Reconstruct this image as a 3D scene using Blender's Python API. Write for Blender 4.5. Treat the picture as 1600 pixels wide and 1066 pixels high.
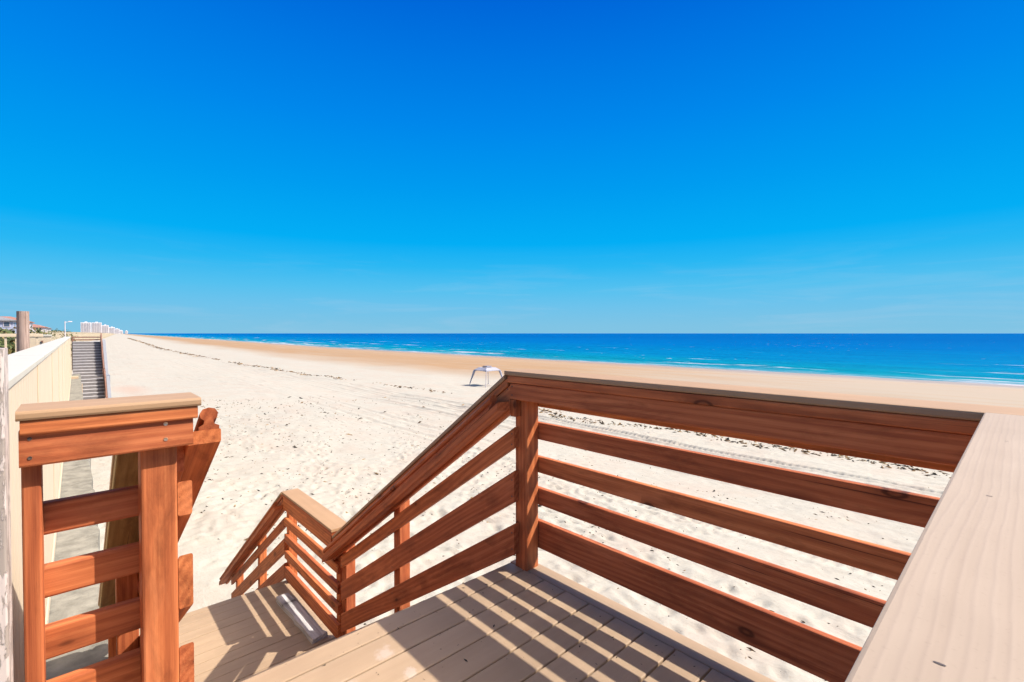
import bpy, math, random
import numpy as np
from mathutils import Vector, Matrix

for o in list(bpy.data.objects): bpy.data.objects.remove(o, do_unlink=True)
scene = bpy.context.scene
COL = scene.collection
random.seed(7)
RNG = np.random.default_rng(7)

# World axes: +X runs out to the sea, +Y runs along the beach, Z is up.
# The origin is the foot of the deck's corner post; the deck surface is z = 0.

# ------------------------------------------------------------------ camera
cd = bpy.data.cameras.new('camera')
cam = bpy.data.objects.new('camera', cd); COL.objects.link(cam)
cd.sensor_width = 36.0
cd.lens = 740.0/1600*36
cd.clip_start = 0.02
cd.clip_end = 80000
cam.location = (-1.743, -1.776, 1.26)
_th, _pi = math.radians(42.664), math.radians(0.929)
_f = Vector((math.sin(_th)*math.cos(_pi), math.cos(_th)*math.cos(_pi), -math.sin(_pi)))
cam.rotation_euler = _f.to_track_quat('-Z', 'Y').to_euler()
scene.camera = cam

# ------------------------------------------------------------------ sky and sun
SUN = Vector((0.70, -0.585, 1.0)).normalized()
SUN_EL = math.asin(SUN.z)
SUN_AZ = math.atan2(SUN.x, SUN.y)
world = bpy.data.worlds.new('World'); scene.world = world
world.use_nodes = True
wn, wl = world.node_tree.nodes, world.node_tree.links
wn.clear()
sky = wn.new('ShaderNodeTexSky'); sky.sky_type = 'NISHITA'
sky.sun_disc = False
sky.sun_elevation = SUN_EL
sky.sun_rotation = SUN_AZ
sky.altitude = 0; sky.air_density = 1.0; sky.dust_density = 5.0; sky.ozone_density = 3.0
hs = wn.new('ShaderNodeHueSaturation'); hs.inputs['Saturation'].default_value = 1.0
wl.new(sky.outputs[0], hs.inputs['Color'])
tn_ = wn.new('ShaderNodeMix'); tn_.data_type = 'RGBA'; tn_.blend_type = 'MULTIPLY'
tn_.inputs['Factor'].default_value = 1.0; tn_.inputs['B'].default_value = (1.0, 0.94, 0.86, 1)
wl.new(hs.outputs[0], tn_.inputs['A'])
tc = wn.new('ShaderNodeTexCoord')
sx = wn.new('ShaderNodeSeparateXYZ'); wl.new(tc.outputs['Generated'], sx.inputs[0])
def wmath(op, a, b):
    x = wn.new('ShaderNodeMath'); x.operation = op
    for i, q in enumerate((a, b)):
        if isinstance(q, (int, float)): x.inputs[i].default_value = q
        else: wl.new(q, x.inputs[i])
    return x.outputs[0]
# clear polarised blue deepening upwards from pale sea haze, the same all round
gr = wn.new('ShaderNodeValToRGB'); ge = gr.color_ramp.elements
GR = [(0.0, (0.225, 0.552, 0.775)), (0.016, (0.215, 0.552, 0.783)), (0.055, (0.156, 0.546, 0.839)), (0.0905, (0.091, 0.533, 0.871)), (0.136, (0.024, 0.479, 0.896)),
      (0.183, (0.001, 0.423, 0.913)), (0.286, (0.0, 0.328, 0.871)), (0.398, (0.0, 0.242, 0.831)), (0.496, (0.0, 0.181, 0.760)), (0.60, (0.0, 0.115, 0.670))]
while len(ge) < len(GR): ge.new(0.5)
for e, (p_, c_) in zip(ge, GR): e.position = p_; e.color = (*c_, 1)
wl.new(sx.outputs['Z'], gr.inputs[0])
gs = wn.new('ShaderNodeMix'); gs.data_type = 'RGBA'; gs.blend_type = 'MULTIPLY'; gs.inputs['Factor'].default_value = 1.0
_k = 1/2.297/0.12
gs.inputs['B'].default_value = (_k, _k, _k, 1)
wl.new(gr.outputs[0], gs.inputs['A'])
ft = wn.new('ShaderNodeMapRange'); ft.interpolation_type = 'SMOOTHSTEP'
ft.inputs['From Min'].default_value = 0.57; ft.inputs['From Max'].default_value = 0.78
wl.new(sx.outputs['Z'], ft.inputs[0])
hx = wn.new('ShaderNodeMix'); hx.data_type = 'RGBA'
wl.new(ft.outputs[0], hx.inputs['Factor']); wl.new(gs.outputs['Result'], hx.inputs['A']); wl.new(tn_.outputs['Result'], hx.inputs['B'])
# thin high cloud low over the coast, the same all round the horizon
mp = wn.new('ShaderNodeMapping'); mp.inputs['Scale'].default_value = (2.2, 2.2, 22)
cn = wn.new('ShaderNodeTexNoise'); cn.inputs['Scale'].default_value = 1.6
cn.inputs['Detail'].default_value = 7; cn.inputs['Roughness'].default_value = 0.62; cn.inputs['Distortion'].default_value = 0.6
wl.new(tc.outputs['Generated'], mp.inputs[0]); wl.new(mp.outputs[0], cn.inputs['Vector'])
cr = wn.new('ShaderNodeValToRGB'); cr.color_ramp.elements[0].position = 0.52; cr.color_ramp.elements[1].position = 0.85
wl.new(cn.outputs[0], cr.inputs[0])
hb = wn.new('ShaderNodeMapRange'); hb.inputs['From Min'].default_value = 0.17; hb.inputs['From Max'].default_value = 0.05
wl.new(sx.outputs['Z'], hb.inputs[0])
cm2 = wmath('MULTIPLY', wmath('MULTIPLY', cr.outputs[0], hb.outputs[0]), 0.35)
cx = wn.new('ShaderNodeMix'); cx.data_type = 'RGBA'
cx.inputs['B'].default_value = (1.7, 2.3, 2.9, 1)
wl.new(cm2, cx.inputs['Factor']); wl.new(hx.outputs['Result'], cx.inputs['A'])
bg = wn.new('ShaderNodeBackground'); bg.inputs['Strength'].default_value = 0.12
wl.new(cx.outputs['Result'], bg.inputs['Color'])
wo = wn.new('ShaderNodeOutputWorld'); wl.new(bg.outputs[0], wo.inputs[0])

sd = bpy.data.lights.new('sun', 'SUN'); sd.energy = 3.5; sd.angle = math.radians(0.53); sd.color = (1.0, 0.95, 0.87)
so = bpy.data.objects.new('sun', sd); COL.objects.link(so)
so.rotation_euler = SUN.to_track_quat('Z', 'Y').to_euler(); so.location = (20, -20, 40)

vs = scene.view_settings
vs.view_transform = 'Standard'; vs.look = 'None'; vs.exposure = 1.2; vs.gamma = 1.0; vs.use_curve_mapping = False

# ------------------------------------------------------------------ material helpers
class NT:
    def __init__(s, name):
        s.m = bpy.data.materials.new(name); s.m.use_nodes = True
        s.n, s.l = s.m.node_tree.nodes, s.m.node_tree.links
        s.b = s.n['Principled BSDF']
    def node(s, t, **kw):
        x = s.n.new(t)
        for k, v in kw.items(): setattr(x, k, v)
        return x
    def link(s, a, b): s.l.new(a, b)
    def val(s, sock, v):
        if hasattr(v, 'is_output') or isinstance(v, bpy.types.NodeSocket): s.l.new(v, sock)
        else: sock.default_value = v
    def math(s, op, a, b=0.0, c=None, clamp=False):
        x = s.node('ShaderNodeMath', operation=op, use_clamp=clamp)
        s.val(x.inputs[0], a); s.val(x.inputs[1], b)
        if c is not None: s.val(x.inputs[2], c)
        return x.outputs[0]
    def vmath(s, op, a, b):
        x = s.node('ShaderNodeVectorMath', operation=op)
        s.val(x.inputs[0], a); s.val(x.inputs[1], b)
        return x.outputs[1] if op in ('DISTANCE', 'LENGTH', 'DOT_PRODUCT') else x.outputs[0]
    def noise(s, vec, scale, detail=4, rough=0.55, dist=0.0):
        x = s.node('ShaderNodeTexNoise')
        s.link(vec, x.inputs['Vector']); x.inputs['Scale'].default_value = scale
        x.inputs['Detail'].default_value = detail; x.inputs['Roughness'].default_value = rough
        x.inputs['Distortion'].default_value = dist
        return x.outputs[0]
    def mapping(s, vec, scale=(1, 1, 1), loc=(0, 0, 0), rot=(0, 0, 0)):
        x = s.node('ShaderNodeMapping'); s.link(vec, x.inputs[0])
        x.inputs['Scale'].default_value = scale; x.inputs['Location'].default_value = loc; x.inputs['Rotation'].default_value = rot
        return x.outputs[0]
    def ramp(s, fac, pts):
        x = s.node('ShaderNodeValToRGB'); e = x.color_ramp.elements
        while len(e) < len(pts): e.new(0.5)
        for i, (p, c) in enumerate(pts):
            e[i].position = p; e[i].color = (*c, 1) if isinstance(c, tuple) else (c, c, c, 1)
        s.link(fac, x.inputs[0]); return x.outputs[0]
    def rng(s, v, a, b, c=0.0, d=1.0):
        x = s.node('ShaderNodeMapRange'); s.link(v, x.inputs[0])
        for k, q in zip(('From Min', 'From Max', 'To Min', 'To Max'), (a, b, c, d)): x.inputs[k].default_value = q
        return x.outputs[0]
    def mix(s, f, a, b, mode='MIX'):
        x = s.node('ShaderNodeMix', data_type='RGBA', blend_type=mode)
        s.val(x.inputs['Factor'], f)
        for k, v in (('A', a), ('B', b)):
            s.val(x.inputs[k], (*v, 1) if isinstance(v, tuple) else v)
        return x.outputs['Result']
    def bump(s, h, strength, dist=0.01, normal=None):
        x = s.node('ShaderNodeBump'); x.inputs['Strength'].default_value = strength; x.inputs['Distance'].default_value = dist
        s.link(h, x.inputs['Height'])
        if normal is not None: s.link(normal, x.inputs['Normal'])
        return x.outputs[0]
    def objvec(s, spread=23.0):
        t = s.node('ShaderNodeTexCoord'); i = s.node('ShaderNodeObjectInfo')
        r = s.math('MULTIPLY', i.outputs['Random'], spread)
        c = s.node('ShaderNodeCombineXYZ')
        for k in range(3): s.link(r, c.inputs[k])
        return s.vmath('ADD', t.outputs['Object'], c.outputs[0]), i.outputs['Random']
    def pos(s): return s.node('ShaderNodeNewGeometry').outputs['Position']
    def attr(s, name):
        a = s.node('ShaderNodeAttribute'); a.attribute_name = name; return a.outputs['Fac']
    def out(s, color=None, rough=None, normal=None, spec=None):
        if color is not None: s.val(s.b.inputs['Base Color'], (*color, 1) if isinstance(color, tuple) else color)
        if rough is not None: s.val(s.b.inputs['Roughness'], rough)
        if normal is not None: s.link(normal, s.b.inputs['Normal'])
        if spec is not None: s.b.inputs['Specular IOR Level'].default_value = spec
        return s.m

def wood(name, dark, mid, light, rough=0.5, knots=True, grey=0.0, bumpk=0.35, spec=0.4):
    t = NT(name)
    v, r = t.objvec()
    # long wandering cathedral grain
    warp = t.noise(t.mapping(v, (0.45, 3, 3)), 1.0, 2)
    yz = t.node('ShaderNodeSeparateXYZ'); t.link(v, yz.inputs[0])
    ring = t.math('ADD', t.math('MULTIPLY', yz.outputs['Z'], 1.0), t.math('MULTIPLY', yz.outputs['Y'], 0.8))
    k = t.math('ADD', t.math('MULTIPLY', ring, 60.0), t.math('MULTIPLY', warp, 14.0))
    wv = t.math('MULTIPLY_ADD', t.math('SINE', t.math('MULTIPLY', k, 3.0)), 0.5, 0.5)
    fine = t.noise(t.mapping(v, (2.4, 150, 150)), 1.0, 6, 0.7)
    mid_n = t.noise(t.mapping(v, (1.0, 26, 26)), 1.0, 5, 0.62, 0.5)
    blot = t.noise(t.mapping(v, (2.6, 11, 11)), 1.0, 7, 0.72, 0.4)
    g = t.math('ADD', t.math('MULTIPLY', wv, 0.13), t.math('ADD', t.math('MULTIPLY', fine, 0.50), t.math('MULTIPLY', mid_n, 0.42)))
    c = t.ramp(g, [(0.34, dark), (0.52, mid), (0.72, light)])
    c = t.mix(t.rng(blot, 0.50, 0.72, 0.0, 0.75), c, tuple(x*0.55 for x in dark))
    c = t.mix(t.rng(t.noise(t.mapping(v, (1.6, 9, 9), (9, 4, 2)), 1.0, 4, 0.65), 0.55, 0.78, 0.0, 0.5), c, tuple(min(1.0, x*1.25+0.02) for x in light))
    if knots:
        vo = t.node('ShaderNodeTexVoronoi'); t.link(t.mapping(v, (4.5, 0.4, 9)), vo.inputs['Vector']); vo.inputs['Scale'].default_value = 1.0
        rv = t.node('ShaderNodeSeparateXYZ'); t.link(vo.outputs['Color'], rv.inputs[0])
        pick = t.rng(rv.outputs['X'], 0.70, 0.72)
        kd = t.math('ADD', vo.outputs['Distance'], t.math('MULTIPLY', t.math('SUBTRACT', mid_n, 0.5), 0.10))
        c = t.mix(t.math('MULTIPLY', t.rng(kd, 0.42, 0.12, 0.0, 0.55), pick), c, tuple(x*0.5 for x in dark))
        kn = t.math('MULTIPLY', t.rng(t.math('ABSOLUTE', t.math('SUBTRACT', kd, 0.13)), 0.05, 0.015, 0.0, 0.75), pick)
        c = t.mix(kn, c, tuple(x*0.22 for x in dark))
    # long drying checks
    chk = t.noise(t.mapping(v, (0.9, 60, 60), (3, 1, 7)), 1.0, 2, 0.5, 0.3)
    ck = t.rng(chk, 0.71, 0.76, 0.0, 0.8)
    c = t.mix(ck, c, tuple(x*0.25 for x in dark))
    if grey: c = t.mix(t.rng(t.noise(v, 9.0, 4), 0.45, 0.7, 0.0, grey), c, (0.42, 0.40, 0.40))
    h = t.node('ShaderNodeHueSaturation'); t.link(c, h.inputs['Color'])
    t.link(t.math('MULTIPLY_ADD', r, 0.24, 0.90), h.inputs['Value'])
    t.link(t.math('MULTIPLY_ADD', r, 0.006, 0.497), h.inputs['Hue'])
    hh = t.math('SUBTRACT', t.math('MULTIPLY', fine, 0.6), t.math('MULTIPLY', ck, 0.8))
    return t.out(h.outputs[0], t.math('MULTIPLY_ADD', mid_n, 0.2, rough-0.1), t.bump(hh, bumpk, 0.003), spec)

M = {}
M['stain'] = wood('stained_wood', (0.265, 0.066, 0.024), (0.425, 0.120, 0.041), (0.58, 0.195, 0.070), 0.62, spec=0.18)
M['endgrain'] = wood('stained_end_wood', (0.2304, 0.06435, 0.024), (0.3584, 0.09945, 0.036), (0.4864, 0.1638, 0.066), 0.6, knots=False)
M['treated'] = wood('treated_wood', (0.192, 0.117, 0.036), (0.32, 0.2106, 0.072), (0.4096, 0.2925, 0.12), 0.65)
M['greywood'] = wood('weathered_wood', (0.24, 0.225, 0.22), (0.43, 0.405, 0.395), (0.58, 0.55, 0.53), 0.85, bumpk=0.8, spec=0.15)

def composite(name, base, light, cap=False):
    t = NT(name)
    v, r = t.objvec()
    p = t.pos()
    st = t.noise(t.mapping(v, (1.3, 26, 26)), 1.0, 5, 0.6, 0.7)
    bl = t.noise(v, 3.2, 4, 0.6)
    sp = t.noise(v, 230.0, 2, 0.6)
    c = t.mix(t.rng(st, 0.3, 0.7), base, light)
    c = t.mix(t.rng(bl, 0.42, 0.72, 0, 0.34), c, tuple(x*0.72 for x in base))
    c = t.mix(t.rng(sp, 0.60, 0.80, 0, 0.35), c, tuple(x*0.62 for x in base))
    # pale dried splashes and dusty patches
    dn = t.noise(p, 26.0, 5, 0.7)
    for (x, y, rad) in ((-0.861, -0.074, 0.045), (-0.845, -0.242, 0.035), (-1.05, -0.16, 0.05), (-0.62, -0.80, 0.02)):
        d = t.vmath('DISTANCE', p, (x, y, 0.0))
        d = t.math('ADD', d, t.math('MULTIPLY', t.math('SUBTRACT', dn, 0.5), 0.10))
        c = t.mix(t.rng(d, rad, rad*0.4, 0, 0.32), c, (0.5376, 0.4563, 0.42))
    h = t.node('ShaderNodeHueSaturation'); t.link(c, h.inputs['Color'])
    t.link(t.math('MULTIPLY_ADD', r, 0.10, 0.95), h.inputs['Value'])
    if cap:
        warp = t.noise(t.mapping(v, (2.0, 9, 9)), 1.0, 4, 0.6, 0.2)
        yz = t.node('ShaderNodeSeparateXYZ'); t.link(v, yz.inputs[0])
        k = t.math('ADD', t.math('MULTIPLY', yz.outputs['Y'], 720.0), t.math('MULTIPLY', warp, 17.0))
        w2 = t.math('POWER', t.math('MULTIPLY_ADD', t.math('SINE', k), 0.5, 0.5), 3.0)
        hh = t.math('ADD', t.math('MULTIPLY', w2, 0.6), t.math('MULTIPLY', sp, 0.3))
        return t.out(t.mix(t.math('MULTIPLY', w2, 0.09), h.outputs[0], (0.1792, 0.1346, 0.12)), 0.62, t.bump(hh, 0.15, 0.0012), 0.3)
    hh = t.math('ADD', t.math('MULTIPLY', st, 0.5), t.math('MULTIPLY', sp, 0.4))
    return t.out(h.outputs[0], 0.58, t.bump(hh, 0.25, 0.002), 0.35)
M['deck'] = composite('composite_decking', (0.325, 0.222, 0.136), (0.365, 0.256, 0.162))
M['cap'] = composite('composite_cap', (0.335, 0.200, 0.104), (0.372, 0.228, 0.124))
M['paledeck'] = composite('weathered_composite_cap', (0.294, 0.218, 0.158), (0.328, 0.250, 0.186), cap=True)

def plain(name, c, rough=0.6, var=0.12, scale=8.0, bumpk=0.1, spec=0.3, dirt=None, metal=0.0):
    t = NT(name); v, r = t.objvec()
    n = t.noise(v, scale, 5, 0.6)
    n2 = t.noise(v, scale*9, 3, 0.6)
    col = t.mix(t.rng(n, 0.3, 0.7), tuple(x*(1-var) for x in c), tuple(min(1, x*(1+var)) for x in c))
    if dirt: col = t.mix(t.rng(t.noise(v, scale*0.6, 6, 0.7), 0.52, 0.72, 0, 0.7), col, dirt)
    t.b.inputs['Metallic'].default_value = metal
    return t.out(col, rough, t.bump(t.math('ADD', n, t.math('MULTIPLY', n2, 0.5)), bumpk, 0.01), spec)
M['cream'] = plain('cream_vinyl', (0.5632, 0.4504, 0.318), 0.5, 0.04, 3, 0.04)
M['whitevinyl'] = plain('white_vinyl', (0.47, 0.435, 0.365), 0.5, 0.04, 3, 0.03)
M['concrete'] = plain('weathered_concrete', (0.215, 0.20, 0.165), 0.9, 0.30, 6, 0.8, 0.1, (0.06, 0.056, 0.05))
M['tanstone'] = plain('tan_concrete', (0.4224, 0.3159, 0.216), 0.85, 0.12, 5, 0.3, 0.1)
M['greytread'] = plain('grey_boards', (0.40, 0.375, 0.37), 0.7, 0.12, 6, 0.2)
M['riser'] = plain('shaded_riser_boards', (0.16, 0.145, 0.14), 0.8, 0.15, 6, 0.2)  # darker copy of the tread boards; shade painted into the risers
M['brownrail'] = plain('brown_rail', (0.2048, 0.1053, 0.072), 0.6, 0.2, 6, 0.1)
M['white'] = plain('white_paint', (0.5888, 0.5265, 0.54), 0.55, 0.04, 4, 0.05)
M['skirt'] = plain('pale_grey_skirt', (0.22, 0.23, 0.255), 0.7, 0.06, 4, 0.05)
M['screw'] = plain('screw_steel', (0.0704, 0.0468, 0.036), 0.5, 0.2, 60, 0.1, 0.5)
M['screwbright'] = plain('new_screw_steel', (0.64, 0.468, 0.324), 0.35, 0.2, 60, 0.1, 0.5, metal=0.8)
M['fabric'] = plain('canopy_fabric', (0.30, 0.295, 0.345), 0.8, 0.06, 5, 0.1)
M['darkfabric'] = plain('dark_canopy_fabric', (0.1664, 0.1638, 0.204), 0.85, 0.1, 5, 0.1)
M['steel'] = plain('canopy_steel', (0.384, 0.3393, 0.372), 0.45, 0.1, 5, 0.0, 0.5)
M['pile'] = wood('grey_piling', (0.192, 0.1287, 0.102), (0.3456, 0.2457, 0.198), (0.4608, 0.3393, 0.282), 0.85, knots=False, bumpk=0.6, spec=0.1)
M['roof'] = plain('grey_shingle', (0.20, 0.195, 0.205), 0.9, 0.2, 3, 0.3)
M['brownroof'] = plain('brown_shingle', (0.2816, 0.1404, 0.108), 0.9, 0.2, 3, 0.3)
M['glass'] = plain('window_glass', (0.064, 0.0819, 0.12), 0.08, 0.1, 2, 0.0, 0.6)
M['bluewall'] = plain('pale_blue_siding', (0.3328, 0.351, 0.456), 0.6, 0.05, 2, 0.05)
M['condo'] = plain('condo_stucco', (0.66, 0.62, 0.61), 0.7, 0.05, 0.05, 0.0)
M['condoshade'] = plain('shaded_condo_stucco', (0.46, 0.42, 0.44), 0.7, 0.08, 0.05, 0.0)  # darker copy of the stucco: shade painted into bays and alternate balconies

t = NT('peeling_white_paint')
v, r = t.objvec()
pe = t.noise(t.mapping(v, (11, 55, 55)), 1.0, 6, 0.68)
gn = t.noise(t.mapping(v, (4, 90, 90)), 1.0, 4)
msk = t.rng(pe, 0.50, 0.535)
t.out(t.mix(msk, (0.512, 0.4329, 0.384), t.mix(gn, (0.2048, 0.1755, 0.168), (0.384, 0.3159, 0.252))), 0.7,
      t.bump(t.math('SUBTRACT', t.math('MULTIPLY', gn, 0.3), msk), 0.7, 0.004), 0.25)
M['peel'] = t.m

# ------------------------------------------------------------------ geometry helpers
WM = {}
def link(o, parent=None, world=None):
    COL.objects.link(o)
    world = world if world is not None else Matrix.Identity(4)
    if parent is not None:
        o.parent = parent
        o.matrix_basis = WM[parent.name].inverted() @ world
    else:
        o.matrix_basis = world
    WM[o.name] = world.copy()
    return o
def meshobj(name, verts, faces, mat, parent=None, world=None, smooth=False):
    me = bpy.data.meshes.new(name); me.from_pydata([tuple(p) for p in verts], [], faces); me.update()
    if mat: me.materials.append(M[mat] if isinstance(mat, str) else mat)
    if smooth: me.polygons.foreach_set('use_smooth', [True]*len(me.polygons))
    o = bpy.data.objects.new(name, me)
    return link(o, parent, world)
def tag(o, label, cat=None, group=None, kind=None):
    if label: o['label'] = label
    if cat: o['category'] = cat
    if group: o['group'] = group
    if kind: o['kind'] = kind
    return o
def thing(name, loc, label, cat, group=None):
    o = bpy.data.objects.new(name, None); o.empty_display_size = 0.2
    link(o, None, Matrix.Translation(Vector(loc)))
    return tag(o, label, cat, group)

def rrect(w, h, r):
    if r <= 0: return [(-w/2, -h/2), (w/2, -h/2), (w/2, h/2), (-w/2, h/2)]
    r = min(r, w*0.45, h*0.45); out = []
    for cx_, cy_, a0 in ((w/2-r, h/2-r, 0), (-w/2+r, h/2-r, 90), (-w/2+r, -h/2+r, 180), (w/2-r, -h/2+r, 270)):
        for k in range(3):
            a = math.radians(a0+45*k); out.append((cx_+r*math.cos(a), cy_+r*math.sin(a)))
    return out
def frame(p0, p1):
    p0, p1 = Vector(p0), Vector(p1); x = (p1-p0).normalized()
    if abs(x.z) > 0.97: y = Vector((1, 0, 0)); z = x.cross(y).normalized(); y = z.cross(x)
    else: y = Vector((0, 0, 1)).cross(x).normalized(); z = x.cross(y)
    m = Matrix(((x.x, y.x, z.x), (x.y, y.y, z.y), (x.z, y.z, z.z))).to_4x4()
    m.translation = (p0+p1)/2
    return m, (p1-p0).length, x
def extrude(name, prof, p0, p1, mat, parent=None, plumb=True, segs=1, bow=0.0, smooth=False):
    """a profile (sideways, upwards) run from p0 to p1, ends cut plumb when it slopes"""
    m, L, x = frame(p0, p1)
    tn = x.z/max(1e-6, math.hypot(x.x, x.y)) if plumb and abs(x.z) < 0.97 else 0.0
    n = len(prof); V = []; F = []
    b1, b2 = random.uniform(-bow, bow), random.uniform(-bow, bow)
    for i in range(segs+1):
        f = i/segs
        s = math.sin(math.pi*f)
        for (a, b) in prof: V.append((-L/2+L*f+b*tn, a+b1*s, b+b2*s))
    for i in range(segs):
        for k in range(n):
            k2 = (k+1) % n
            F.append((i*n+k, (i+1)*n+k, (i+1)*n+k2, i*n+k2))
    F.append(tuple(range(n))); F.append(tuple(segs*n+k for k in reversed(range(n))))
    # sensible outward winding
    area = sum(prof[k][0]*prof[(k+1) % n][1]-prof[(k+1) % n][0]*prof[k][1] for k in range(n))
    if area > 0: F = [tuple(reversed(f)) for f in F]
    return meshobj(name, V, F, mat, parent, m, smooth)
def beam(name, p0, p1, w, h, mat, parent=None, bev=0.004, segs=1, bow=0.0, plumb=True):
    return extrude(name, rrect(w, h, bev), p0, p1, mat, parent, plumb, segs, bow)
def bxz(name, x0, x1, y0, y1, z0, z1, mat, parent=None, bev=0.004, axis=None):
    """axis-aligned board, its grain along its longest side"""
    d = (x1-x0, y1-y0, z1-z0); a = axis if axis is not None else d.index(max(d))
    c = ((x0+x1)/2, (y0+y1)/2, (z0+z1)/2)
    if a == 0: return beam(name, (x0, c[1], c[2]), (x1, c[1], c[2]), d[1], d[2], mat, parent, bev)
    if a == 1: return beam(name, (c[0], y0, c[2]), (c[0], y1, c[2]), d[0], d[2], mat, parent, bev)
    return beam(name, (c[0], c[1], z0), (c[0], c[1], z1), d[0], d[1], mat, parent, bev)
def screw(pos, nrm, rail, mat='screw', r=0.0048):
    n = Vector(nrm).normalized(); q = n.to_track_quat('Z', 'Y').to_matrix().to_4x4(); q.translation = Vector(pos)
    V = []; F = []
    for k in range(8):
        a = math.tau*k/8; V.append((r*math.cos(a), r*math.sin(a), -0.001)); 
    for k in range(8):
        a = math.tau*k/8; V.append((r*0.9*math.cos(a), r*0.9*math.sin(a), 0.0012))
    for k in range(8): F.append((k, (k+1) % 8, 8+(k+1) % 8, 8+k))
    for k in range(8): F.append((8+k, 8+(k+1) % 8, 16))
    V.append((0, 0, 0.0002))
    return meshobj('screw', V, F, mat, rail, q)

# ------------------------------------------------------------------ beach
PV = [-60, -2, 8, 20, 40, 70, 100, 160, 400]; PZ = [-3.0, -3.42, -3.9, -4.7, -5.4, -5.9, -6.4, -8.0, -16]
def prof(v): return np.interp(v, PV, PZ)
def bend(u): return 0.05*np.maximum(0, np.asarray(u, float)-180.0)*np.clip((np.asarray(u, float)-180)/400, 0, 1)**0.5
def vnoise(x, y, seed):
    r = np.random.default_rng(seed); T = r.random((256, 256))
    xi = np.floor(x).astype(int); yi = np.floor(y).astype(int); fx = x-xi; fy = y-yi
    fx = fx*fx*(3-2*fx); fy = fy*fy*(3-2*fy)
    g = lambda a, b: T[a & 255, b & 255]
    return (g(xi, yi)*(1-fx)+g(xi+1, yi)*fx)*(1-fy)+(g(xi, yi+1)*(1-fx)+g(xi+1, yi+1)*fx)*fy
def stretch(a, fine, grow, end, big):
    out = [a]; s = fine
    while out[-1] < end:
        out.append(out[-1]+s); s = min(s*grow, big)
    return out
def gridmesh(name, us, vs_, zfun, mat, attr=None):
    U, Vv = np.meshgrid(np.array(us), np.array(vs_), indexing='ij')
    X = Vv+bend(U); Z, A = zfun(U, Vv)
    co = np.stack([X, U, Z], -1).reshape(-1, 3)
    nu, nv = U.shape; i = np.arange(nu*nv).reshape(nu, nv)
    q = np.stack([i[:-1, :-1], i[:-1, 1:], i[1:, 1:], i[1:, :-1]], -1).reshape(-1, 4)
    me = bpy.data.meshes.new(name)
    me.vertices.add(len(co)); me.vertices.foreach_set('co', co.ravel())
    me.loops.add(q.size); me.loops.foreach_set('vertex_index', q.ravel().astype(np.int32))
    me.polygons.add(len(q)); me.polygons.foreach_set('loop_start', np.arange(0, q.size, 4, dtype=np.int32))
    me.polygons.foreach_set('use_smooth', np.ones(len(q), bool))
    me.update(calc_edges=True)
    at = me.attributes.new('shore', 'FLOAT', 'POINT'); at.data.foreach_set('value', A.ravel().astype(np.float32))
    if (me.polygons[0].normal.z < 0): me.flip_normals()
    me.materials.append(mat)
    o = bpy.data.objects.new(name, me); return link(o)

def dimples(U, V):
    """footprints and hollows pressed in the dry sand"""
    Z = np.zeros_like(U)
    un = U[:, 0]; vn = V[0, :]
    rng = np.random.default_rng(3)
    pts = []
    for _ in range(60):
        u, v = rng.uniform(-8, 34), rng.uniform(0, 19); a = rng.uniform(0, math.tau)
        if rng.random() < 0.6: a = math.pi/2*rng.choice([1, -1])+rng.normal(0, 0.35)+0.0
        for k in range(int(rng.uniform(10, 40))):
            s = 1 if k % 2 else -1
            pts.append((u-math.sin(a)*0.12*s, v+math.cos(a)*0.12*s, a, 1.0))
            u += math.sin(a)*0.62; v += math.cos(a)*0.62; a += rng.normal(0, 0.12)
    for _ in range(1500): pts.append((rng.uniform(-6, 16), rng.uniform(0.2, 12), rng.uniform(0, 6.28), rng.uniform(0.4, 1.1)))
    for (u, v, a, k) in pts:
        i0, i1 = np.searchsorted(un, [u-0.5, u+0.5]); j0, j1 = np.searchsorted(vn, [v-0.5, v+0.5])
        if i1-i0 < 3 or j1-j0 < 3: continue
        du = U[i0:i1, j0:j1]-u; dv = V[i0:i1, j0:j1]-v
        l = du*math.sin(a)+dv*math.cos(a); w = du*math.cos(a)-dv*math.sin(a)
        d2 = (l/0.17)**2+(w/0.085)**2
        Z[i0:i1, j0:j1] += k*(-0.042*np.exp(-d2)+0.019*np.exp(-(np.sqrt(d2)-1.7)**2*2.2))
    return Z
def beachz(U, V):
    z = prof(V)
    patch = np.clip((vnoise(U*0.11+5, V*0.17+2, 41)*0.6+vnoise(U*0.33, V*0.4, 42)*0.4-0.32)*3.2, 0.25, 1)
    near = np.clip(1-(V-30)/40, 0.08, 1)*patch
    z = z+(vnoise(U*0.12, V*0.16, 1)-0.5)*0.30*np.clip((V+1)/6, 0, 1)*np.clip(1-(V-60)/40, 0.15, 1)
    z = z+(vnoise(U*0.7, V*0.9, 2)-0.5)*0.10*near+(vnoise(U*2.3, V*2.6, 3)-0.5)*0.055*near+(vnoise(U*6.1, V*6.6, 9)-0.5)*0.03*near
    z = z+dimples(U, V)*np.clip(patch*1.25, 0.2, 1)
    wob = (vnoise(U*0.03, U*0+3.3, 5)-0.5)*2.0
    for c, d in ((17.6, 1.0), (19.4, 1.0), (20.9, 1.4), (22.5, 1.4), (12.0, 0.5), (13.8, 0.5)):
        e = (V-c-wob)/0.20
        d = d*np.clip(1-(U-18)/50, 0.3, 1)
        tread = 0.6+0.4*np.sign(np.sin(U*22))
        z = z-0.115*d*np.exp(-e*e)*tread+0.065*d*np.exp(-((np.abs(e)-1.9)**2)*1.5)
    return z, V
us = [-x for x in reversed(stretch(6.0, 0.09, 1.035, 400, 40))][:-1]+list(np.arange(-6.0, 20.0, 0.075))+stretch(20.0, 0.08, 1.022, 45000, 2000)
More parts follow.
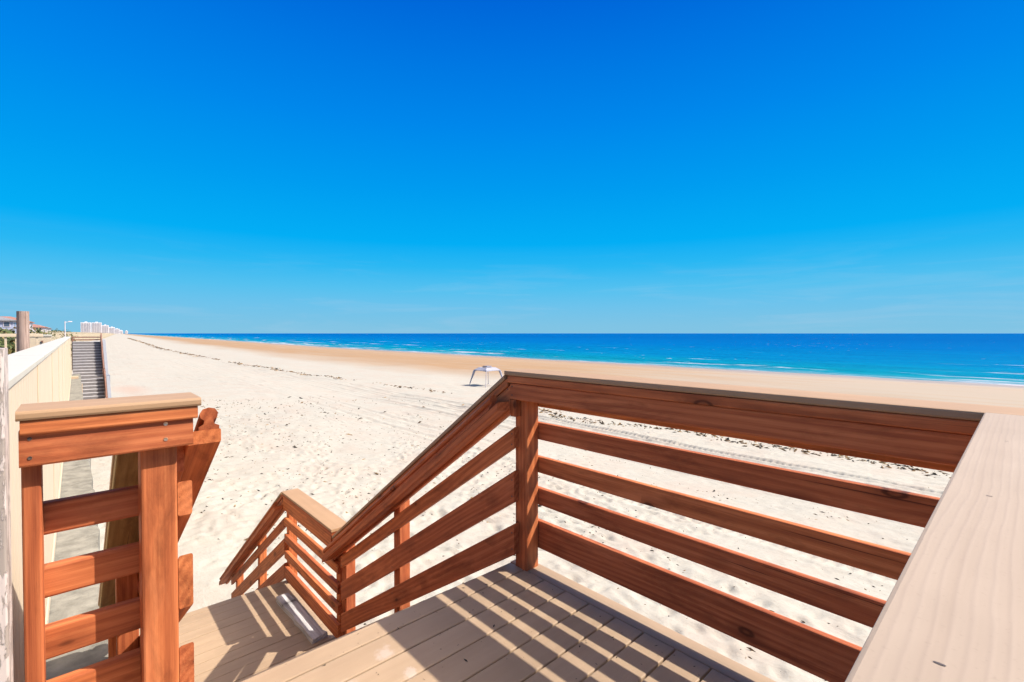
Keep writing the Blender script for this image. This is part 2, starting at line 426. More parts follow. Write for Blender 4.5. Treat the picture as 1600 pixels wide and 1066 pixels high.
vs2 = [-3.2, -2.6, -2.2, -1.95]+list(np.arange(-1.75, 12.0, 0.075))+list(np.arange(12.0, 26.0, 0.085))+stretch(26.0, 0.12, 1.03, 108, 2.5)+[120, 160, 300]
t = NT('beach_sand')
p = t.pos(); off = t.attr('shore')
offn = t.math('ADD', off, t.math('MULTIPLY', t.math('SUBTRACT', t.noise(t.mapping(p, (0.05, 0.012, 0.05)), 1.0, 4), 0.5), 26.0))
n1 = t.noise(p, 0.5, 5, 0.6); n2 = t.noise(p, 3.0, 6, 0.65); n3 = t.noise(p, 60.0, 4, 0.7); n4 = t.noise(t.mapping(p, (0.4, 0.04, 0.4)), 1.0, 5, 0.6)
dry = t.mix(t.rng(n2, 0.35, 0.7), (0.345, 0.318, 0.264), (0.380, 0.352, 0.298))
n5 = t.noise(p, 14.0, 5, 0.75)
dry = t.mix(t.rng(n5, 0.52, 0.74, 0, 0.55), dry, (0.27, 0.225, 0.175))
dry = t.mix(t.rng(n1, 0.45, 0.70, 0, 0.5), dry, (0.3648, 0.2866, 0.228))
dry = t.mix(t.rng(n3, 0.62, 0.78, 0, 0.5), dry, (0.256, 0.1989, 0.156))
pd = t.vmath('DISTANCE', t.mapping(p, (1, 0.25, 1)), (1.8, 12.7, -3.6))
dry = t.mix(t.rng(t.math('ADD', pd, t.math('MULTIPLY', n2, 0.8)), 2.0, 0.6, 0, 0.5), dry, (0.384, 0.234, 0.168))
yb = t.node('ShaderNodeSeparateXYZ'); t.link(p, yb.inputs[0])
damp = t.mix(t.math('ADD', t.rng(n4, 0.40, 0.60, -0.25, 0.25), t.rng(yb.outputs['Y'], 70, 15), clamp=True), (0.300, 0.188, 0.102), (0.310, 0.252, 0.192))
wet = t.mix(t.rng(n4, 0.4, 0.65), (0.2816, 0.193, 0.15), (0.32, 0.234, 0.186))
c = t.mix(t.rng(offn, 38, 56), dry, damp)
c = t.mix(t.rng(offn, 72, 88), c, t.mix(0.25, damp, (0.352, 0.2632, 0.192)))
c = t.mix(t.rng(off, 94, 100), c, wet)
rough = t.rng(offn, 84, 98, 0.92, 0.35)
rip = t.noise(t.mapping(p, (7, 2.2, 7), (0, 0, 0), (0, 0, 0.4)), 1.0, 3, 0.5, 1.2)
fade = t.rng(offn, 30, 60, 1.0, 0.15)
hh = t.math('MULTIPLY', t.math('ADD', t.math('ADD', t.math('MULTIPLY', n2, 0.9), t.math('MULTIPLY', rip, 0.55)), t.math('MULTIPLY', n3, 0.12)), fade)
t.out(c, rough, t.bump(hh, 0.40, 0.06), 0.15)
beach = gridmesh('beach', us, vs2, beachz, t.m)
tag(beach, 'wide pale sand beach running off to the horizon', kind='structure')

# ------------------------------------------------------------------ sea
SEA = -6.42
def seaz(U, V):
    z = np.full_like(U, SEA)
    n = vnoise(U*0.02, V*0.03, 11)
    amp = np.clip((V-100)/25, 0, 1)*np.clip(1-(V-260)/400, 0.0, 1)
    z = z+amp*0.22*np.sin(V*0.42+6*n)*np.clip(vnoise(U*0.012, V*0.02, 12)*1.6, 0, 1)
    for c, h in ((112, 0.45), (131, 0.4), (158, 0.3)):
        w = c+8*(vnoise(U*0.008, U*0+c, 13)-0.5)
        k = np.clip(vnoise(U*0.03, U*0+c*1.7, 14)*2.2-0.7, 0, 1)
        z = z+h*k*np.exp(-((V-w)/2.0)**2)
    return z, V
us3 = [-x for x in reversed(stretch(100, 4, 1.05, 30000, 4000))][:-1]+list(np.arange(-100, 300, 2.0))+stretch(300, 2.2, 1.025, 45000, 2500)
vs3 = list(np.arange(92, 180, 0.8))+stretch(180, 1.0, 1.06, 50000, 4000)
t = NT('sea_water')
p = t.pos(); off = t.attr('shore')
big = t.noise(t.mapping(p, (0.012, 0.004, 0.01)), 1.0, 3)
offn = t.math('ADD', off, t.math('MULTIPLY', t.math('SUBTRACT', big, 0.5), 30.0))
c = t.ramp(t.rng(offn, 95, 700), [(0.0, (0.07, 0.22, 0.25)), (0.03, (0.002, 0.185, 0.25)), (0.10, (0.0005, 0.135, 0.28)), (0.35, (0.0001, 0.096, 0.275)), (1.0, (0.0001, 0.076, 0.25))])
ch = t.noise(t.mapping(p, (0.10, 0.02, 0.1)), 1.0, 5, 0.65)
c = t.mix(t.rng(ch, 0.35, 0.65, 0.25, 0.0), c, (0.00064, 0.05265, 0.192))
# surf: broken lines of foam over the bars and the swash edge
fn = t.noise(t.mapping(p, (0.35, 0.045, 0.3)), 1.0, 6, 0.68)
fl = t.noise(t.mapping(p, (0.003, 0.011, 0.01), (7.3, 2.2, 0)), 1.0, 3, 0.6)
wob = t.math('MULTIPLY', t.math('SUBTRACT', t.noise(t.mapping(p, (0.0, 0.012, 0.0)), 1.0, 3), 0.5), 14.0)
o2 = t.math('ADD', off, wob)
foam_glitter = None
for cen, wid, thr in ((101.0, 2.6, 0.450), (105.5, 2.6, 0.495), (113.0, 3.4, 0.490), (131.0, 3.2, 0.512), (158.0, 3.6, 0.530), (205.0, 5.0, 0.56)):
    band = t.rng(t.math('ABSOLUTE', t.math('SUBTRACT', o2, cen)), wid, wid*0.3)
    m_ = t.math('MULTIPLY', band, t.rng(t.math('ADD', t.math('MULTIPLY', fn, 0.55), t.math('MULTIPLY', fl, 0.45)), thr, thr+0.06))
    foam_glitter = m_ if foam_glitter is None else t.math('MAXIMUM', foam_glitter, m_)
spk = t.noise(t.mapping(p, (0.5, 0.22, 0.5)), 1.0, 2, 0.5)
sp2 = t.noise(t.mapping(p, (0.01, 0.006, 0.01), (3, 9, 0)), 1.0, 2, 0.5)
glitter = t.math('MULTIPLY', t.rng(t.math('ADD', spk, t.math('MULTIPLY', sp2, 0.30)), 0.895, 0.93), t.rng(off, 110, 125))  # sun glitter painted into the water colour as white specks
foam_glitter = t.math('MAXIMUM', foam_glitter, t.math('MULTIPLY', glitter, 0.8))
c = t.mix(foam_glitter, c, (0.4352, 0.3978, 0.42))
w1 = t.noise(t.mapping(p, (0.55, 0.20, 0.5)), 1.0, 6, 0.62)
w2 = t.noise(t.mapping(p, (0.06, 0.025, 0.06)), 1.0, 4, 0.6)
nb = t.bump(t.math('ADD', w1, t.math('MULTIPLY', w2, 2.0)), 1.0, 0.9)
df = t.node('ShaderNodeBsdfDiffuse'); t.link(c, df.inputs['Color']); t.link(nb, df.inputs['Normal'])
gl = t.node('ShaderNodeBsdfGlossy'); gl.inputs['Roughness'].default_value = 0.18; gl.inputs['Color'].default_value = (0.2, 0.7, 1.0, 1); t.link(nb, gl.inputs['Normal'])
mx = t.node('ShaderNodeMixShader'); mx.inputs[0].default_value = 0.07
t.link(df.outputs[0], mx.inputs[1]); t.link(gl.outputs[0], mx.inputs[2])
t.link(mx.outputs[0], t.n['Material Output'].inputs['Surface'])
sea = gridmesh('sea', us3, vs3, seaz, t.m)
tag(sea, 'turquoise sea turning deep blue towards the horizon', kind='structure')

# ------------------------------------------------------------------ deck
DK = thing('deck_platform', (-0.9, -0.9, -0.2), 'tan composite deck floor at the head of the beach stairs', 'deck')
P0 = 0.0258; PITCH = 0.1448
edges = [0.137]+[P0-PITCH*k for k in range(0, 15)]
for k in range(len(edges)-1):
    b, a = edges[k]-0.0035, edges[k+1]+0.0035
    bxz('plank', -1.925, 0.003, a, b, -0.025, random.uniform(-0.0008, 0.0008), 'deck', DK, 0.0045)
bxz('border_plank', 0.009, 0.109, -2.0, 0.137, -0.025, 0.0006, 'deck', DK, 0.0035)
bxz('rim_joist', 0.060, 0.098, -2.0, 0.125, -0.26, -0.027, 'treated', DK)
for k in range(6):
    x = -1.88+0.38*k
    bxz('joist', x, x+0.038, -2.0, 0.085, -0.26, -0.027, 'treated', DK)
bxz('end_joist', -1.92, 0.058, 0.088, 0.126, -0.26, -0.027, 'treated', DK)
for (x, y) in ((-1.55, -1.8), (-0.02, -1.8), (-0.8, -0.3)):
    bxz('support_post', x-0.06, x+0.06, y-0.06, y+0.06, -4.2, -0.262, 'treated', DK)

# ------------------------------------------------------------------ deck rail towards the sea
FR = thing('deck_railing', (0.045, -0.8, 0.0), 'level red-stained railing along the sea side of the deck', 'railing')
bxz('post', 0.0, 0.089, 0.0, 0.089, -0.6, 0.9965, 'stain', FR, 0.006)
bxz('post', 0.0, 0.089, -1.86, -1.771, -0.6, 0.9965, 'stain', FR, 0.006)
def rail_y(parent, x0, x1, y0, y1, z0, z1, mat='stain', name='rail', bev=0.006):
    o = beam(name, ((x0+x1)/2, y0, (z0+z1)/2), ((x0+x1)/2, y1, (z0+z1)/2), x1-x0, z1-z0, mat, parent, bev, 6, 0.0015)
    return o
bxz('filler_block', -0.0365, -0.0008, 0.046, 0.0895, 0.818, 0.9065, 'stain', FR, 0.004)  # added block filling the bright gap; stands in for board end and shadow
tr = rail_y(FR, -0.038, -0.0005, -1.765, 0.0885, 0.908, 0.9955, name='top_rail')
for (y, z) in ((0.074, 0.978), (0.074, 0.932)): screw((-0.0382, y, z), (-1, 0, 0), tr)
rail_y(FR, 0.0895, 0.121, -1.86, 0.086, 0.863, 0.9955, name='outer_rail')
for z0, z1 in ((0.686, 0.779), (0.506, 0.594), (0.332, 0.424), (0.096, 0.246)):
    o = rail_y(FR, 0.0895, 0.119, -1.86, 0.086, z0, z1)
capsub = rail_y(FR, -0.046, 0.122, -1.86, 0.100, 0.9970, 1.0345, name='cap_support', bev=0.005)
rail_y(FR, -0.052, 0.130, -1.865, 0.121, 1.0352, 1.0600, 'cap', 'cap', 0.006)

SR = thing('side_railing', (-0.9, -1.8, 0.0), 'broad pale weathered rail cap crossing the nearest right-hand corner', 'railing')
beam('cap', (-2.15, -1.7790, 1.0488), (-0.0525, -1.7790, 1.0488), 0.145, 0.0225, 'paledeck', SR, 0.004)
beam('cap_support', (-2.15, -1.79, 1.0155), (-0.049, -1.79, 1.0155), 0.125, 0.036, 'stain', SR, 0.005)
for z0, z1 in ((0.872, 0.961), (0.682, 0.771), (0.508, 0.596), (0.333, 0.420), (0.086, 0.226)):
    beam('rail', (-2.15, -1.842, (z0+z1)/2), (-0.003, -1.842, (z0+z1)/2), 0.038, z1-z0, 'stain', SR, 0.006)
bxz('post', -0.98, -0.891, -1.8215, -1.7325, 0.0015, 0.9965, 'stain', SR, 0.006)
scm = (0.0, 0.0, 1)
for (x, y) in ((-1.361, -1.743), (-0.920, -1.748), (-0.478, -1.754)):
    o = meshobj('screw_hole', [(0.0012*math.cos(k*0.785), 0.0032*math.sin(k*0.785), 0.0) for k in range(8)], [tuple(range(8))], 'screw', SR, Matrix.Translation((x, y, 1.0604)))

# ------------------------------------------------------------------ flights of stairs
HAND = [(-0.030, 0.0), (0.030, 0.0), (0.030, 0.010), (0.016, 0.016), (0.013, 0.026), (0.024, 0.034), (0.027, 0.046), (0.018, 0.058), (0.0, 0.062), (-0.018, 0.058), (-0.027, 0.046), (-0.024, 0.034), (-0.013, 0.026), (-0.016, 0.016), (-0.030, 0.010)]
SL = 0.655; SC = 0.688
def flight_rail(name, label, u0, u1, z0, side, ends, posts, capend, cut=0.0, ground=-4.3):
    """side=+1: seaward rail (boards on the -X faces); side=-1: landward rail (boards on the +X faces)"""
    if side > 0: px0, px1, bx0, bx1, s0, s1, cx0, cx1 = 0.0, 0.089, -0.038, -0.0008, -0.127, -0.0385, -0.052, 0.130
    else: px0, px1, bx0, bx1, s0, s1, cx0, cx1 = -1.605, -1.516, -1.5152, -1.477, -1.4765, -1.380, -1.652, -1.478
    T = thing(name, ((px0+px1)/2, (u0+u1)/2, z0-0.6), label, 'railing', 'stair railings')
    def sl(nm, xa, xb, ztop0, hgt, mat, ya, yb, slope, bev=0.006):
        # ztop0: height of the top edge above the flight's head line at y = u0
        za = ztop0-slope*(ya-u0)-hgt/2; zb = ztop0-slope*(yb-u0)-hgt/2
        cs = math.cos(math.atan(slope))
        return beam(nm, ((xa+xb)/2, ya, za), ((xa+xb)/2, yb, zb), xb-xa, hgt*cs, mat, T, bev, 5, 0.0012)
    ya, yb = u0+ends[0], u1
    for zt, hg in ((0.742, 0.107), (0.510, 0.167), (0.226, 0.167)):
        o = sl('rail', bx0, bx1, z0+zt-cut, hg, 'stain', ya, yb, SL)
        nx = -1 if side > 0 else 1
        fx = bx0-0.0003 if side > 0 else bx1+0.0003
        for yy in (ya+0.016, yb-0.02, posts[0]+0.045):
            if ya < yy < yb:
                zz = z0+zt-cut-SL*(yy-u0)
                for q in (0.25, 0.78): screw((fx, yy, zz-hg*q), (nx, 0, 0), o)
    top = z0+1.06
    o = sl('side_rail', bx0, bx1, top-0.075, 0.150, 'stain', u0+(0.0 if side > 0 else 0.06), capend+0.03, SC)
    if side > 0: screw((bx0-0.0003, u0+0.02, top-0.10), (-1, 0, 0), o)
    sl('cap_support', cx0+0.006, cx1-0.006, top-0.0295, 0.0450, 'stain' if side > 0 else 'treated', u0+(0.012 if side > 0 else 0.04), capend, SC, 0.005)
    sl('cap', cx0, cx1, top+0.0005, 0.0290, 'cap', u0+(0.032 if side > 0 else 0.04), capend, SC, 0.006)
    ys = u0+(0.005 if side > 0 else 0.0)
    shelf = sl('rail_shelf', s0, s1, top-0.160 if side > 0 else top-0.125, 0.045, 'stain', ys+0.0, capend+0.04, SC, 0.004)
    hs0 = 0.065 if side > 0 else 0.004
    hx = (s0+s1)/2+(-0.012 if side > 0 else 0.014); za = (top-0.158 if side > 0 else top-0.123)
    extrude('handrail', HAND, (hx, ys+hs0, za-SC*(ys+hs0-u0)), (hx, capend+0.035, za-SC*(capend+0.035-u0)), 'stain', T, True, 4, 0.001)
    for pu in posts:
        ztop = top-0.075-SC*(pu+0.089-u0)
        bxz('post', px0, px1, pu, pu+0.089, max(ground, z0-SL*(pu-u0)-1.2), ztop, 'stain', T, 0.006)
    return T
flight_rail('stair_railing', 'red-stained sloping rail from the deck corner post down to the landing', 0.089, 2.315, 0.0, +1, (-0.030,), (1.340, 2.290), 2.474)
flight_rail('stair_railing', 'red-stained sloping rail behind the short left railing, seen end-on', 0.089, 2.315, 0.0, -1, (-0.085,), (1.340, 2.290), 2.42)
flight_rail('stair_railing', 'lowest sloping stair rail ending on the open sand', 3.90, 6.40, -1.58, +1, (-0.03,), (5.00, 6.20), 6.74, 0.0, -4.5)
LN = -1.56
def landing_rail(label, side):
    if side > 0: px0, px1, bx0, bx1, cx0, cx1 = 0.0, 0.089, -0.038, -0.0008, -0.052, 0.130
    else: px0, px1, bx0, bx1, cx0, cx1 = -1.605, -1.516, -1.5152, -1.477, -1.652, -1.478
    T = thing('landing_railing', ((px0+px1)/2, 3.1, LN), label, 'railing', 'landing railings')
    for a, b in ((2.420, 2.509), (3.815, 3.904)):
        bxz('post', px0, px1, a, b, -4.2, -0.592, 'stain', T, 0.006)
    for zt, hg in ((-0.815, 0.089), (-1.000, 0.089), (-1.185, 0.089), (-1.365, 0.140)):
        o = rail_y(T, bx0, bx1, 2.385, 3.86, zt-hg, zt)
        if side > 0:
            for yy in (2.41, 3.83):
                screw((bx0-0.0003, yy, zt-hg*0.3), (-1, 0, 0), o); screw((bx0-0.0003, yy, zt-hg*0.75), (-1, 0, 0), o)
    rail_y(T, bx0, bx1, 2.53, 3.895, -0.732, -0.592, name='top_rail')
    rail_y(T, cx0+0.006, cx1-0.006, 2.495, 3.90, -0.5905, -0.5535, name='cap_support', bev=0.005)
    rail_y(T, cx0, cx1, 2.485, 3.905, -0.5530, -0.5290, 'cap', 'cap')
landing_rail('level railing with a flat tan cap beside the lower landing', +1)

# left railing, short, at the head of the stairs
LR = thing('end_railing', (-1.68, 0.045, 0.0), 'short orange-brown railing panel with a flat tan cap at far left', 'railing')
bxz('post', -1.605, -1.516, 0.0, 0.089, -1.3, 0.998, 'stain', LR, 0.006)
bxz('upright', -1.852, -1.8145, -0.0005, 0.088, -0.6, 0.998, 'stain', LR, 0.005)
o = beam('top_rail', (-1.853, -0.0195, 0.9615), (-1.479, -0.0195, 0.9635), 0.0375, 0.094, 'stain', LR, 0.006, 4, 0.001)
for (x, z, mt, rr) in ((-1.833, 0.988, 'screw', 0.005), (-1.833, 0.938, 'screw', 0.005), (-1.548, 0.990, 'screwbright', 0.006), (-1.548, 0.944, 'screwbright', 0.006)):
    screw((x, -0.0386, z), (0, -1, 0), o, mt, rr)
beam('outer_rail', (-1.853, 0.1085, 0.935), (-1.517, 0.1085, 0.935), 0.0375, 0.089, 'stain', LR, 0.006)
for z0, z1 in ((0.690, 0.781), (0.510, 0.600), (0.334, 0.425), (0.130, 0.262)):
    beam('rail', (-1.853, 0.1085, (z0+z1)/2), (-1.517, 0.1085, (z0+z1)/2), 0.0375, z1-z0, 'stain', LR, 0.007, 3, 0.001)
beam('cap_support', (-1.850, 0.040, 1.0175), (-1.468, 0.040, 1.0175), 0.178, 0.0375, 'stain', LR, 0.005)
beam('cap', (-1.857, 0.040, 1.0492), (-1.460, 0.040, 1.0492), 0.192, 0.0250, 'cap', LR, 0.007)

# stairs and landing
def stair(name, label, u0, z0, n, rise, run, x0=-1.50, x1=-0.05, mat='deck'):
    T = thing(name, ((x0+x1)/2, u0, z0-n*rise), label, 'stairs', 'flights of beach stairs')
    for k in range(1, n):
        z = z0-k*rise; y = u0+(k-1)*run
        for j in (0, 1):
            bxz('tread', x0, x1, y+0.004+j*run/2, y-0.001+(j+1)*run/2, z-0.025, z, mat, T, 0.003)
        bxz('riser', x0, x1, y+0.006, y+0.022, z+0.002, z+rise-0.028, 'deck', T, 0.0)
    L = (n-1)*run
    for x in (x0-0.006-0.038+0.03, (x0+x1)/2, x1-0.03):
        beam('stringer', (x, u0+0.03, z0-rise-0.18), (x, u0+L, z0-n*rise-0.0), 0.038, 0.22, 'treated', T, 0.003)
stair('stair_flight', 'upper flight of tan composite steps hidden below the deck edge', 0.132, 0.0, 9, 1.56/9, 0.265)
stair('stair_flight', 'lower flight of tan composite steps running from the landing to the sand', 3.93, LN, 12, 0.172, 0.265)
LA = thing('landing_platform', (-0.75, 3.1, LN), 'tan composite landing between the two stair flights', 'deck')
y = 2.245
while y < 3.85:
    bxz('plank', -1.54, 0.06, y+0.0025, min(y+PITCH-0.0025, 3.925), LN-0.025, LN+random.uniform(-0.001, 0.001), 'deck', LA, 0.0035)
    y += PITCH
for x in (-1.5, -0.75, 0.0): bxz('joist', x, x+0.038, 2.26, 3.91, LN-0.24, LN-0.027, 'treated', LA)
for (x, yy) in ((-1.45, 2.4), (-1.45, 3.8), (-0.1, 3.1)): bxz('support_post', x-0.045, x+0.045, yy-0.045, yy+0.045, -4.2, LN-0.242, 'treated', LA)

# weathered loose plank lying on the landing
V = []; F = []
N = 14
for i in range(N+1):
    f = i/N; yy = -0.485+0.97*f
    w0 = -0.070+random.uniform(-0.004, 0.004)-(0.02 if i == 0 else 0); w1 = 0.062+random.uniform(-0.006, 0.006)
    if i == N: yy -= 0.0
    sk = (0.012 if i in (0,) else 0)
    V += [(yy+sk, w0, 0), (yy+random.uniform(-.004, .004), w1, 0), (yy-random.uniform(0, .006), w1-0.004, 0.046+random.uniform(-.002, .002)), (yy+sk, w0+0.004, 0.046+random.uniform(-.002, .002))]
for i in range(N):
    a = i*4; b = a+4
    for k in range(4): F.append((a+k, a+(k+1) % 4, b+(k+1) % 4, b+k))
F += [(3, 2, 1, 0), (N*4, N*4+1, N*4+2, N*4+3)]
pl = meshobj('loose_plank', V, [tuple(reversed(f)) for f in F], 'greywood', None, Matrix.Translation((-0.150, 3.06, LN+0.0015)) @ Matrix.Rotation(math.radians(91.5), 4, 'Z'))
tag(pl, 'grey weathered loose plank lying on the landing beside its railing', 'plank')

# ------------------------------------------------------------------ seawall, fence and things on the land side
V = []; F = []
ny = 90
prof_c = [(-1.975, -4.6), (-1.59, -4.6), (-1.575, -0.99), (-1.590, -0.955), (-1.975, -0.945)]
yy = np.concatenate([np.linspace(-3, 8, 60), np.linspace(8.6, 33, 40)])
for i, y in enumerate(yy):
    for k, (x, z) in enumerate(prof_c):
        j = 0.012*math.sin(y*7+k)+random.uniform(-0.008, 0.008) if k in (2, 3) else 0
        V.append((x+j, y, z+(0.5*j if k in (3, 4) else 0)))
for i in range(len(yy)-1):
    for k in range(5): F.append((i*5+k, i*5+(k+1) % 5, (i+1)*5+(k+1) % 5, (i+1)*5+k))
F += [(4, 3, 2, 1, 0), tuple((len(yy)-1)*5+k for k in range(5))]
tag(meshobj('seawall', V, [tuple(reversed(f)) for f in F], 'concrete'), 'rough grey concrete seawall top seen through the left railing', 'wall')

CF = thing('vinyl_fence', (-2.0, 15, -0.94), 'tall cream tongue-and-groove fence along the left edge', 'fence')
pts = []; y = 0.32
while y < 31.0:
    pts += [(-1.930, y), (-1.930, y+0.138), (-1.938, y+0.141), (-1.938, y+0.147)]; y += 0.15
V = [(x, y, -0.93) for x, y in pts]+[(x, y, 1.062) for x, y in pts]; n = len(pts)
F = [(k, k+1, n+k+1, n+k) for k in range(n-1)]
meshobj('groove_panel', V, F, 'cream', CF)
bxz('panel_back', -1.985, -1.9385, 0.32, 31.0, -0.93, 1.061, 'cream', CF, 0)
bxz('cap', -2.125, -1.915, 0.30, 31.02, 1.062, 1.098, 'whitevinyl', CF, 0.006)
bxz('bottom_rail', -1.9295, -1.918, 0.33, 31.0, -0.935, -0.83, 'cream', CF, 0.002)
for y in (2.6, 5.2, 7.8, 10.4, 13.0, 15.6, 18.2, 20.8, 23.4, 26.0, 28.6): bxz('post', -1.9295, -1.924, y, y+0.10, -0.829, 1.060, 'cream', CF, 0.001)
bxz('end_post', -2.03, -1.921, 0.19, 0.30, -0.93, 1.10, 'cream', CF, 0.004)
for y in (3.2, 9.5): bxz('cap_joint', -2.1255, -1.9145, y, y+0.004, 1.0615, 1.0986, 'greytread', CF, 0)

PP = bxz('painted_post', -1.975, -1.864, -0.20, -0.10, -0.95, 1.225, 'peel', None, 0.004)
tag(PP, 'post with peeling white paint at the extreme left edge', 'post')

def tube(name, p0, r0, p1, r1, mat, parent=None, n=14, cap=True):
    m, L, x = frame(p0, p1); V = []; F = []
    for s, r in ((-L/2, r0), (L/2, r1)):
        for k in range(n): a = math.tau*k/n; V.append((s, r*math.cos(a), r*math.sin(a)))
    for k in range(n): F.append((k, n+k, n+(k+1) % n, (k+1) % n))
    F.append(tuple(range(n))); F.append(tuple(n+k for k in reversed(range(n))))
    F = [tuple(reversed(f)) for f in F]
    return meshobj(name, V, F, mat, parent, m)
PL = tube('piling', (-2.19, 6.0, -0.2), 0.057, (-2.183, 6.0, 1.512), 0.052, 'pile', None, 18)
tag(PL, 'grey round timber piling rising behind the cream fence', 'post')

WF = thing('picket_fence', (-3.5, 9, 0.5), 'cream picket rail behind the timber piling', 'fence')
beam('top_rail', (-6.5, 9.0, 1.228), (-2.13, 9.0, 1.228), 0.06, 0.05, 'cream', WF, 0.004)
beam('bottom_rail', (-6.5, 9.0, 0.72), (-2.13, 9.0, 0.72), 0.04, 0.05, 'cream', WF, 0.004)
x = -2.20
while x > -6.4:
    bxz('picket', x-0.013, x+0.013, 8.987, 9.013, 0.745, 1.203, 'cream', WF, 0.002); x -= 0.115
GP = thing('fence_panel', (-2.2, 13, 0.3), 'solid cream fence panel seen right of the timber piling', 'fence')
bxz('panel', -2.62, -2.14, 13.0, 13.05, 0.2, 1.19, 'cream', GP, 0.004)
bxz('rail', -2.63, -2.13, 12.985, 13.065, 1.19, 1.235, 'whitevinyl', GP, 0.004)
bxz('latch', -2.30, -2.27, 12.975, 12.999, 1.06, 1.10, 'brownrail', GP, 0.003)
bxz('hinge', -2.30, -2.27, 12.975, 12.999, 0.93, 0.96, 'brownrail', GP, 0.003)

# ------------------------------------------------------------------ neighbour's stairs
NS = thing('neighbour_stairs', (-1.25, 33, -4.0), 'distant grey stairs with a brown rail at the end of the cream fence', 'stairs')
def nz(y): return -1.98+(y-31.8)*0.60 if y < 33.0 else (-1.25 if y < 33.9 else -1.25+(y-33.9)*0.57)
y = 28.9; zprev = None
k = 0
while y < 37.4:
    z = nz(y)
    bxz('tread', -1.62 if y < 33.4 else -1.88, -0.61, y, y+0.27, z-0.03, z, 'greytread', NS, 0.002)
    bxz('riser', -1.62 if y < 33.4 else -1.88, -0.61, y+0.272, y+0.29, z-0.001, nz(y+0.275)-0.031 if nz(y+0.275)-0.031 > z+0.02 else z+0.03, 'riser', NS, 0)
    y += 0.275
for (ya, yb) in ((28.9, 33.0), (33.9, 37.4)):
    za, zb = nz(ya+0.01), nz(yb-0.01)
    beam('side_skirt', (-0.44, ya, za-0.05), (-0.44, yb, zb-0.05), 0.14, 0.34, 'skirt', NS, 0.004)
    beam('handrail', (-0.57, ya, za+0.50), (-0.57, yb, zb+0.50), 0.06, 0.06, 'brownrail', NS, 0.004)
    for q in (0.36, 0.22, 0.09): beam('rail', (-0.57, ya, za+q), (-0.57, yb, zb+q), 0.035, 0.06, 'brownrail', NS, 0)
    for f in (0.02, 0.5, 0.98):
        yy_ = ya+(yb-ya)*f; zz = za+(zb-za)*f
        bxz('post', -0.61, -0.53, yy_-0.04, yy_+0.04, zz-1.0, zz+0.47, 'brownrail', NS, 0)
bxz('side_skirt', -0.54, -0.34, 33.0, 33.9, -1.50, -1.09, 'skirt', NS, 0)
bxz('foot_block', -0.56, -0.30, 28.65, 28.89, -4.0, -3.45, 'endgrain', NS, 0.004)
for q in (1.02, 0.86): beam('top_rail', (-1.9, 37.55, q), (-0.55, 37.55, q), 0.05, 0.07, 'brownrail', NS, 0)
bxz('top_post', -1.92, -1.84, 37.50, 37.58, -1.0, 1.06, 'brownrail', NS, 0)
bxz('landing', -1.9, -0.6, 37.43, 39.0, 0.70, 0.74, 'greytread', NS, 0)
WS = thing('seawall_steps', (-1.75, 29, -3.5), 'broad tan concrete steps below the far end of the cream fence', 'stairs')
for k in range(6):
    bxz('step', -1.97, -1.52 if k < 5 else -1.66, 26.3+0.62*k+0.002, 26.92+0.62*k, -4.0, -2.55+0.34*k, 'tanstone', WS, 0.01)

# ------------------------------------------------------------------ dune land behind the fence
def dunez(U, V):
    d = -2.3-V
    z = 0.30+0.10*np.clip(d, 0, 6)+0.055*np.clip(d-6, 0, 60)+(vnoise(U*0.15, V*0.3, 21)-0.5)*0.6*np.clip(d/4, 0, 1)+(vnoise(U*0.03, V*0.06, 22)-0.5)*1.4*np.clip(d/15, 0, 1)
    far = np.clip((U-33)/6, 0, 1)
    toe = np.clip((V+12)/8, 0, 1)*far
    z = z*(1-toe)+(-3.2)*toe
    z = np.where(V > -2.138, -4.3, z)
    return z, V
us4 = [-120, -90, -60, -40, -30, -22, -16, -12, -9, -6, -4, -2]+list(np.arange(0, 60, 0.7))+stretch(60, 0.8, 1.05, 9000, 300)  # first rows: unseen ground added behind the camera for warm bounce
vs4 = [-420, -250, -160, -110, -80, -60, -48]+list(np.arange(-40, -14, 1.5))+list(np.arange(-13, -2.2, 0.45))+[-2.14, -2.135]
t = NT('dune_ground'); p = t.pos()
n1 = t.noise(p, 0.6, 5, 0.6); n2 = t.noise(p, 6.0, 4, 0.6)
c = t.mix(t.rng(n1, 0.38, 0.62), (0.3072, 0.2106, 0.096), (0.1792, 0.1521, 0.042))
c = t.mix(t.rng(n2, 0.4, 0.7, 0, 0.6), c, (0.3456, 0.2106, 0.072))
yy3 = t.node('ShaderNodeSeparateXYZ'); t.link(p, yy3.inputs[0])
c = t.mix(t.rng(yy3.outputs['Y'], 24, 36), c, t.mix(t.rng(n1, 0.4, 0.6), (0.37, 0.30, 0.22), (0.24, 0.20, 0.12)))
c = t.mix(t.rng(yy3.outputs['Y'], 7, 2), c, (0.42, 0.35, 0.27))  # added ground behind the camera, kept pale sand to bounce light
t.out(c, 0.95, t.bump(n2, 0.8, 0.15), 0.1)
du = gridmesh('dune', us4, vs4, dunez, t.m)
tag(du, 'grassy dune behind the cream fence', kind='structure')

